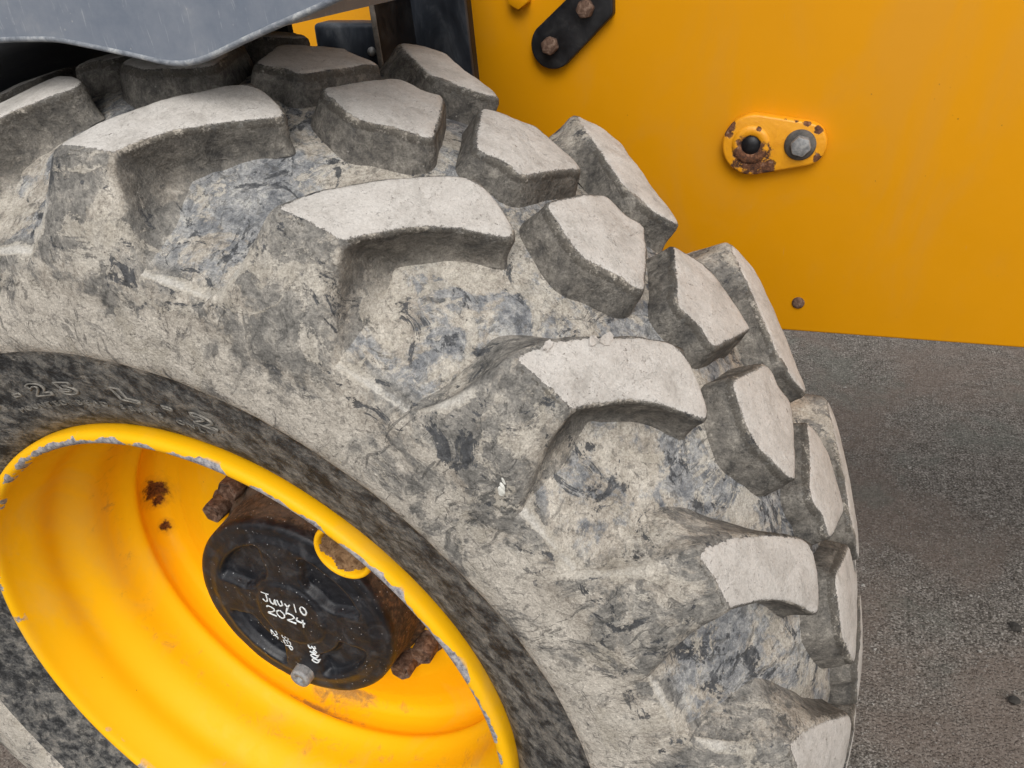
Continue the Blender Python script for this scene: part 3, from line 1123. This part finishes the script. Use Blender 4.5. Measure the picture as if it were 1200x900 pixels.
def build_hub():
    rr = np.r_[np.linspace(.0015, .134, 74)]
    n = 220
    th = np.linspace(0, 2 * np.pi, n, endpoint=False)
    R, A = np.meshgrid(rr, th, indexing='ij')
    X, Zc = R * np.cos(A), R * np.sin(A)
    Y = hub_y(X, Zc)
    V = np.stack([X, Y, Zc], -1).reshape(-1, 3)
    edge = [(.1375, .1246), (.1402, .1262), (.1418, .1292), (.1424, .134), (.1432, .150), (.1445, .168), (.1455, .180), (.1460, .186), (.1500, .190), (.1530, .1935), (.1540, .206)]
    E = np.array([[(r * np.cos(t), y, r * np.sin(t)) for t in th] for r, y in edge]).reshape(-1, 3)
    V = np.r_[V, E]
    V[:, 1] += fbm(V, 45, 3, 5) * .0006
    m = len(rr) + len(edge)
    F = []
    for i in range(m - 1):
        for k in range(n):
            j = (k + 1) % n
            F.append((i * n + k, (i + 1) * n + k, (i + 1) * n + j, i * n + j))
    F.append(tuple(range(n)))
    return add_obj('hub', mesh_np('hub', V, F, HUBMAT, True), machine, loc=(0, 0, ZC))


hub = build_hub()

# drain plug
def build_plug():
    p = [(.0050, -.002), (.0054, -.0088), (.0108, -.0098), (.0138, -.0086), (.0146, -.005), (.0146, .003), (.0152, .006), (.0152, .012)]
    V, F, th = revolve(np.array(p), 40)
    c = len(V)
    V = np.r_[V, [[0, -.001, 0]]]
    m = len(p)
    F += [(c, i * m, ((i + 1) % 40) * m) for i in range(40)]
    add_obj('drain_plug', mesh_np('drain_plug', V, F, STEEL, True), hub, loc=(-.0085, .116, -.109))


build_plug()

# ---- handwriting in white paint marker on the hub face
GL = {'2': [[(0, .8), (.2, 1), (.6, .95), (.7, .7), (.4, .35), (0, .05), (.8, 0)]],
      '0': [[(.35, 1), (.05, .7), (.05, .3), (.35, 0), (.65, .3), (.65, .7), (.35, 1)]],
      '5': [[(.7, 1), (.1, 1), (.1, .6), (.5, .6), (.7, .3), (.4, 0), (0, .1)]],
      '4': [[(.2, 1), (.05, .45), (.8, .45)], [(.6, .9), (.55, -.1)]],
      'S': [[(.7, .9), (.3, 1), (.05, .75), (.6, .35), (.4, 0), (0, .1)]],
      'E': [[(.7, 1), (.1, 1), (.1, 0), (.7, 0)], [(.1, .5), (.55, .5)]],
      'P': [[(.1, 0), (.1, 1), (.6, .95), (.65, .6), (.1, .5)]],
      '3': [[(0, .95), (.5, 1), (.6, .75), (.25, .55), (.65, .35), (.5, .05), (0, .05)]],
      '9': [[(.65, .75), (.35, 1), (.05, .75), (.3, .5), (.65, .75), (.5, 0)]],
      'J': [[(0, 1), (.9, 1)], [(.55, 1), (.55, .25), (.3, 0), (0, .2)]],
      'u': [[(0, .6), (.05, .1), (.4, .05), (.6, .6), (.65, 0)]],
      'l': [[(0, .7), (.2, .1), (.55, .3), (.5, .8)]],
      'y': [[(0, .6), (.3, .2)], [(.65, .7), (.25, .2), (-.1, -.5)]],
      '1': [[(.3, 1), (.3, 0)]]}


def build_writing(word):
    bm = bmesh.new()

    def stroke(pts, rad):
        pts = np.array(pts, float)
        q = pts[:1]
        if len(pts) > 2:
            d = np.r_[pts[:1], pts, pts[-1:]]
            out = []
            for i in range(len(pts) - 1):
                p0, p1, p2, p3 = d[i], d[i + 1], d[i + 2], d[i + 3]
                for s in np.linspace(0, 1, 5)[:-1]:
                    out.append(.5 * (2 * p1 + (p2 - p0) * s + (2 * p0 - 5 * p1 + 4 * p2 - p3) * s * s + (3 * p1 - p0 - 3 * p2 + p3) * s ** 3))
            pts = np.array(out + [pts[-1]])
        n = len(pts)
        rows = []
        for i in range(n):
            t = pts[min(i + 1, n - 1)] - pts[max(i - 1, 0)]
            t = t / (np.linalg.norm(t) + 1e-9)
            pr = np.array([-t[1], t[0]])
            w = rad * (1 + .25 * math.sin(i * 1.9 + pts[i][0] * 900))
            row = []
            for s, up in ((-1, 0), (-.6, 1), (.6, 1), (1, 0)):
                p = pts[i] + pr * w * s
                yy = float(hub_y(np.array([p[0]]), np.array([p[1]]))[0]) - .0009 * up + .0006
                row.append(bm.verts.new((p[0], yy - .0004, p[1])))
            rows.append(row)
        for a, c in zip(rows[:-1], rows[1:]):
            for k in range(3):
                bm.faces.new((a[k], a[k + 1], c[k + 1], c[k]))

    def text(wd, org, along, up, rad, adv=1.0):
        o = np.array(org, float)
        al = np.array(along, float)
        u = np.array(up, float)
        for i, ch in enumerate(wd):
            if ch == ' ':
                continue
            for s in GL[ch]:
                stroke([o + al * (i * adv + x * 1.15) + u * y for x, y in s], rad)

    text(*word)
    add_obj('handwriting', mesh_bm('handwriting', bm, WHITE, True), hub).data.update()


# (word, start, advance per letter, letter height vector, stroke half width), metres on the hub face, x and z
WRITING = [('July10', (-.0370, .0165), (.0111, -.0017), (.0008, .0150), .00135),
           ('2024', (-.0355, -.0050), (.0142, -.0026), (.0008, .0140), .00135),
           ('2025', (-.0440, -.0400), (-.0003, -.0092), (.0088, -.0004), .00088),
           ('SEP', (-.0280, -.0435), (.0008, -.0094), (.0088, -.0004), .00088),
           ('3900', (.0115, -.0500), (-.0002, -.0086), (.0105, -.0004), .00095)]
for w_ in WRITING:
    build_writing(w_)

# ------------------------------------------------------------------ axle behind the wheel
def build_axle():
    V, F, th = revolve(np.array([(.001, .24), (.13, .24), (.13, .33), (.10, .37), (.085, .45), (.085, 1.95), (.001, 1.95)]), 48)
    add_obj('axle', mesh_np('axle', V, F, DARK, True), machine, loc=(0, 0, ZC))


build_axle()

# ------------------------------------------------------------------ body panel
PY = .55


def build_panel():
    bm = bmesh.new()
    x0, x1, z0, z1 = .092, 2.6, .2395, .86
    bm_box(bm, ((x0 + x1) / 2, PY + .006, (z0 + z1) / 2), (x1 - x0, .012, z1 - z0))
    bevel_all(bm, .003, 3)
    p = add_obj('side_panel', mesh_bm('side_panel', bm, PANELPAINT, True, 40), machine, loc=(0, 0, ZC))
    bm = bmesh.new()
    bmesh.ops.create_uvsphere(bm, u_segments=20, v_segments=10, radius=.0078)
    bmesh.ops.transform(bm, matrix=Matrix.Diagonal((1, .55, 1, 1)), verts=bm.verts)
    add_obj('rivet', mesh_bm('rivet', bm, RUST, True), p, loc=(.5555, PY - .0005, .2800))
    return p


panel = build_panel()
# painted hexagon bolt at the top edge of the picture
hexa('bolt', .0150, .014, PANELPAINT, panel, (.213, PY - .007, .657), bevel=.002)


def plate_outline(pts, th, seg, bevel):
    """A plate in the XZ plane from circles hull-like outline points, thickness along -Y."""
    bm = bmesh.new()
    vs = [bm.verts.new((x, 0, z)) for x, z in pts]
    f = bm.faces.new(vs)
    g = bmesh.ops.extrude_face_region(bm, geom=[f])
    bmesh.ops.translate(bm, verts=[v for v in g['geom'] if isinstance(v, bmesh.types.BMVert)], vec=(0, -th, 0))
    front = min(bm.faces, key=lambda q: q.calc_center_median().y)
    bmesh.ops.recalc_face_normals(bm, faces=bm.faces)
    bmesh.ops.bevel(bm, geom=list(front.edges), offset=bevel, segments=3, profile=.5, affect='EDGES')
    return bm


def capsule(c0, r0, c1, r1, n=22):
    """Outline of the tangent hull of two circles, counter-clockwise."""
    c0, c1 = np.array(c0), np.array(c1)
    d = c1 - c0
    L = np.hypot(*d)
    phi = math.atan2(d[1], d[0])
    be = math.acos((r0 - r1) / L)
    a = [(c1[0] + r1 * math.cos(phi + t), c1[1] + r1 * math.sin(phi + t)) for t in np.linspace(-be, be, n)]
    a += [(c0[0] + r0 * math.cos(phi + t), c0[1] + r0 * math.sin(phi + t)) for t in np.linspace(be, 2 * math.pi - be, n)]
    return a


# oval pivot plate with a hole shown by a black disc and a bolt
def build_pivot():
    bm = plate_outline(capsule((-.0225, 0), .0350, (.0340, .0005), .0250), .013, 22, .003)
    p = add_obj('pivot_plate', mesh_bm('pivot_plate', bm, None, True, 40), machine, loc=(.5135, PY - .0005, .4815 + ZC))
    b = NB('chipped_yellow_paint')
    co = b.coord(p)
    n = b.noise(co, 55, 8, .7, .5)
    c = b.mix(b.step(n, .4, .7), (.80, .345, .01), (.72, .29, .008))
    d = b.dist_to(co, (-.025, -.014, -.013))
    k = b.math('ADD', b.math('DIVIDE', d, .0235), b.math('MULTIPLY', b.math('SUBTRACT', b.noise(co, 75, 6, .7), .5), 2.4))
    m = b.step(k, 1.0, .75)
    for pt, rr in (((-.049, -.012, .023), .008), ((-.052, -.012, .014), .007), ((-.006, -.013, -.026), .011), ((.012, -.0125, .0335), .0050), ((.024, -.0125, .0300), .0050),
                  ((.002, -.0125, .0350), .0045), ((.036, -.0125, .0265), .0060), ((.050, -.013, .018), .0065), ((-.016, -.013, .018), .004), ((.050, -.013, -.014), .006)):
        k = b.math('ADD', b.math('DIVIDE', b.dist_to(co, pt), rr), b.math('MULTIPLY', b.math('SUBTRACT', b.noise(co, 120, 6, .7), .5), 2.4))
        m = b.math('MAXIMUM', m, b.step(k, .95, .70))
    rust = b.ramp(b.noise(co, 190, 4, .75), [(.35, (.03, .018, .014)), (.5, (.12, .045, .018)), (.62, (.22, .10, .05)), (.7, (.28, .24, .21))])
    c = b.mix(m, c, rust)
    b.set(Base_Color=c, Roughness=b.mix(m, .4, .9), Normal=b.bump(b.math('SUBTRACT', n, b.math('MULTIPLY', m, .6)), .5, .002))
    p.data.materials.append(b.mat)
    # raised boss ring, the painted dark bore, the washer and the bolt
    V, F, th = revolve(np.array([(.0106, .003), (.0108, -.0008), (.0122, -.0022), (.0175, -.0024), (.0215, -.0010), (.0230, .003)]), 48)
    add_obj('boss', mesh_np('boss', V, F, b.mat, True), p, loc=(-.0245, -.0128, .0005))
    V, F, th = revolve(np.array([(.0001, -.0004), (.0110, -.0004), (.0112, .002)]), 32)
    add_obj('bore_disc', mesh_np('bore_disc', V, F, BLACK, True), p, loc=(-.0245, -.0128, .0005))  # flat black disc, the hole's shade put into its colour
    V, F, th = revolve(np.array([(.0001, -.0040), (.0150, -.0040), (.0172, -.0025), (.0178, .001)]), 40)
    add_obj('washer', mesh_np('washer', V, F, simple('dark_steel', [(.36, (.05, .045, .04)), (.66, (.14, .125, .11))], 90, (.5, .8)), True), p, loc=(.0300, -.0125, .0005))
    hexa('bolt', .0118, .011, STEEL, p, (.0312, -.0205, .0010), bevel=.0014, spin=.25)


build_pivot()


# black bent link plate with two rusty bolts
def build_link():
    A, B, C = np.array((.252, .5985)), np.array((.2985, .6400)), np.array((.3050, .74))
    out = []
    r = .0265

    def arc(c, r_, a0, a1, n=12):
        return [(c[0] + r_ * math.cos(t), c[1] + r_ * math.sin(t)) for t in np.radians(np.linspace(a0, a1, n))]
    pts = arc((.2525, .6010), .0272, 135, 318, 22)
    pts += [(.3245, .6270)] + arc((.3205, .634), .0080, -40, 5, 6) + [(.3300, .740), (.2770, .740), (.2760, .652)]
    bm = plate_outline(pts, .012, 0, .002)
    o = add_obj('link_plate', mesh_bm('link_plate', bm, BLACK, True, 40), machine, loc=(0, PY - .0005, ZC))
    for x, z in ((.2515, .6015), (.2975, .6390)):
        hexa('bolt', .0105, .012, RUST, o, (x, -.0175, z), bevel=.0016, spin=x * 9)


build_link()

# ------------------------------------------------------------------ chassis: unseen boxes behind the panel, added to shade the ground
def build_chassis_shade():
    bm = bmesh.new()
    bm_box(bm, (1.45, .81, .37), (2.7, .46, .22))
    bm_box(bm, (1.45, 1.00, .205), (2.7, .16, .24))
    bevel_all(bm, .01, 2)
    add_obj('chassis_shade_box', mesh_bm('chassis_shade_box', bm, DARK, True, 40), machine, loc=(0, 0, ZC))


build_chassis_shade()

# ------------------------------------------------------------------ upright bracket behind the tyre, bar and cover beside it
def build_bracket():
    bm = bmesh.new()
    def box(bm, x0, x1, y0, y1, z0, z1):
        return bm_box(bm, ((x0 + x1) / 2, (y0 + y1) / 2, (z0 + z1) / 2), (x1 - x0, y1 - y0, z1 - z0))
    box(bm, .1135, .1815, .4555, .4625, .40, .92)
    bevel_all(bm, .0012, 2)
    o = add_obj('mudguard_bracket', mesh_bm('mudguard_bracket', bm, NAVY, True, 35), machine, loc=(0, 0, ZC))
    bm = bmesh.new()
    box(bm, .0605, .0670, .4550, .545, .40, .92)
    add_obj('bracket_web', mesh_bm('bracket_web', bm, BLACK), o)  # black puts the shade inside the channel into the colour
    bm = bmesh.new()
    box(bm, .0600, .0668, .4525, .4548, .40, .92)
    bevel_all(bm, .0008, 2)
    add_obj('bracket_lip', mesh_bm('bracket_lip', bm, simple('bare_worn_edge', [(.36, (.07, .06, .05)), (.64, (.21, .185, .16))], 50, (.6, .9)), True, 35), o)
    bm = bmesh.new()
    box(bm, .1755, .1813, .4627, .4740, .40, .92)
    add_obj('bracket_flange', mesh_bm('bracket_flange', bm, BLACK), o)
    bm = bmesh.new()
    box(bm, .060, .138, .5455, .5485, .40, .92)
    add_obj('bracket_back', mesh_bm('bracket_back', bm, BLACK), o)
    # dark bar with rounded end
    bm = bmesh.new()
    box(bm, -.0290, .0600, .4620, .4980, .555, .6485)
    bmesh.ops.rotate(bm, verts=bm.verts, matrix=Matrix.Rotation(math.radians(3), 3, 'Y'), cent=(0, .48, .648))
    bevel_all(bm, .006, 3)
    bar = add_obj('cross_bar', mesh_bm('cross_bar', bm, NAVY, True, 50), machine, loc=(0, 0, ZC))
    bm = bmesh.new()
    bmesh.ops.create_uvsphere(bm, u_segments=16, v_segments=8, radius=.0055)
    add_obj('rivet', mesh_bm('rivet', bm, STEEL, True), bar, loc=(.049, .4615, .6145))
    # yellow cover sloping back, behind the bar
    bm = bmesh.new()
    bm_box(bm, (-.06, .66, .70), (.30, .010, .36), Matrix.Rotation(math.radians(-34), 4, 'X'))
    bevel_all(bm, .003, 2)
    add_obj('engine_cover', mesh_bm('engine_cover', bm, PANELPAINT, True, 40), machine, loc=(0, 0, ZC))


build_bracket()

# ------------------------------------------------------------------ mudguard above the tyre
FY = .050


def build_mudguard():
    edge = [(-.62, .560), (-.45, .640), (-.30, .676), (-.15, .690), (-.030, .690), (.018, .688), (.066, .6785), (.100, .6715), (.119, .6668), (.1335, .6650),
            (.1475, .6658), (.161, .6685), (.196, .6785), (.228, .6870), (.264, .6960), (.300, .7060), (.345, .7200)]
    e, _ = resample(np.array(edge), .008)
    e = smooth_line(e, 2)
    n = len(e)
    top = []
    for x, z in e:
        top.append((x * .985, max(.0, 0) + .800 + .06 * (1 - ((x + .1) / .5) ** 2) if x > -.6 else .80))
    th = .0045
    V = []
    F = []
    m = 9
    for i, (x, z) in enumerate(e):
        zt = .96 + .02 * math.cos(x * 2)  # skirt carried up out of view to shade the lugs
        for k in range(m):
            s = k / (m - 1)
            zz = z + (zt - z) * s
            V.append((x, FY + .030 * s * s, zz))
    for i, (x, z) in enumerate(e):
        zt = .96 + .02 * math.cos(x * 2)
        for k in range(m):
            s = k / (m - 1)
            V.append((x, FY + .030 * s * s + th, z + (zt - z) * s))
    o2 = n * m
    for i in range(n - 1):
        for k in range(m - 1):
            a = i * m + k
            F.append((a, a + m, a + m + 1, a + 1))
            F.append((o2 + a, o2 + a + 1, o2 + a + m + 1, o2 + a + m))
        F.append((i * m, o2 + i * m, o2 + (i + 1) * m, (i + 1) * m))
    for k in range(m - 1):
        a = (n - 1) * m + k
        F.append((a, a + 1, o2 + a + 1, o2 + a))
    # back of the roof: an arch over the tyre, shorter in front than the outer skirt
    base = len(V)
    aa = np.radians(np.linspace(150, 77.5, 40))
    xs = np.r_[.692 * np.cos(aa), .152, .19, .225, .255]  # last stations: raised strip out of view, added to shade the lugs
    ys = np.linspace(FY + .006, .41, 14)
    for q in (0, .006):
        for x in xs:
            for y in ys:
                z = (math.sqrt(.692 ** 2 - x * x) if x < .151 else .738 + .03 * (x - .158)) + q
                V.append((x, y, z))
    k2 = len(xs) * len(ys)
    for q in (0, 1):
        for i in range(len(xs) - 1):
            for j in range(len(ys) - 1):
                a = base + q * k2 + i * len(ys) + j
                f = (a, a + len(ys), a + len(ys) + 1, a + 1)
                F.append(f if q else f[::-1])
    o = add_obj('mudguard', mesh_np('mudguard', V, F, FENDER, True), machine, loc=(0, 0, ZC))
    o.data.set_sharp_from_angle(angle=math.radians(40))
    # rolled lower lip
    rows = []
    ns = 8
    VV = []
    FF = []
    for i, (x, z) in enumerate(e):
        for k in range(ns):
            a = 2 * math.pi * k / ns
            VV.append((x, FY + th / 2 + .0034 * math.cos(a), z + .0026 * math.sin(a)))
    for i in range(n - 1):
        for k in range(ns):
            j = (k + 1) % ns
            FF.append((i * ns + k, i * ns + j, (i + 1) * ns + j, (i + 1) * ns + k))
    lipm = simple('scuffed_plastic_edge', [(.36, (.12, .135, .16)), (.52, (.22, .235, .26)), (.66, (.42, .43, .43))], 90, (.5, .8), bump=.4, bd=.0015)
    add_obj('mudguard_lip', mesh_np('mudguard_lip', VV, FF, lipm, True), o)
    # black inner wall of the wheel arch
    bm = bmesh.new()
    bm_box(bm, (-.455, .425, .47), (.84, .010, .49))
    add_obj('arch_liner', mesh_bm('arch_liner', bm, DARK), machine, loc=(0, 0, ZC))


build_mudguard()


# ------------------------------------------------------------------ loose bits on the ground
def stone_mesh(name, rad, seed, mat, flat=.6, sub=2):
    bm = bmesh.new()
    bmesh.ops.create_icosphere(bm, subdivisions=sub, radius=1.0)
    P = np.array([v.co for v in bm.verts])
    d = 1 + .28 * fbm(P + seed * 3.7, 1.3, 2, seed) + .10 * fbm(P, 3.5, 2, seed + 4)
    for v, k in zip(bm.verts, d):
        v.co *= float(k) * rad
        v.co.z *= flat
    return mesh_bm(name, bm, mat, True, 50)


STONE = simple('grey_stone', [(.36, (.16, .145, .13)), (.5, (.30, .28, .255)), (.64, (.48, .45, .41))], 150, (.85, .98), bump=.6, bd=.001)
CLOD = simple('dark_clod', [(.36, (.022, .019, .016)), (.55, (.05, .044, .038)), (.7, (.10, .09, .08))], 160, (.6, .95), bump=.8, bd=.002)


def build_loose():
    for i, (x, y, rad, lab) in enumerate(((1.025, 1.048, .013, 'dark muddy clod lying on the tarmac, the farther of two at the right edge'),
                                          (1.000, .845, .0115, 'dark wet clod lying on the tarmac, the nearer of two at the right edge'))):
        o = add_obj('mud_clod', stone_mesh('mud_clod', rad, 40 + i, CLOD, .45), None, loc=(x, y, rad * .18))
        o['label'] = lab
        o['category'] = 'clod'
        o['group'] = 'dark clods on the tarmac'
    rng = np.random.RandomState(21)
    V = []
    F = []
    base = np.array([(1, 0, 0), (-1, 0, 0), (0, 1, 0), (0, -1, 0), (0, 0, 1), (0, 0, -1)], float)
    tri = [(0, 2, 4), (2, 1, 4), (1, 3, 4), (3, 0, 4), (2, 0, 5), (1, 2, 5), (3, 1, 5), (0, 3, 5)]
    for i in range(3800):
        x, y = rng.uniform(.55, 1.75), rng.uniform(.50, 2.75)
        r = rng.uniform(.0010, .0024) if i > 60 else rng.uniform(.003, .0055)
        a = rng.uniform(0, 6.28)
        P = base * rng.uniform(.6, 1.3, (6, 1)) * r
        ca_, sa = math.cos(a), math.sin(a)
        P = np.stack([P[:, 0] * ca_ - P[:, 1] * sa, P[:, 0] * sa + P[:, 1] * ca_, P[:, 2] * .8], 1) + (x, y, .0006 + r * .2)
        k = len(V)
        V.extend(P.tolist())
        F.extend([(a_ + k, b_ + k, c_ + k) for a_, b_, c_ in tri])
    o = add_obj('grit', mesh_np('grit', V, F, STONE, False))
    o['kind'] = 'stuff'


build_loose()
bpy.context.view_layer.update()
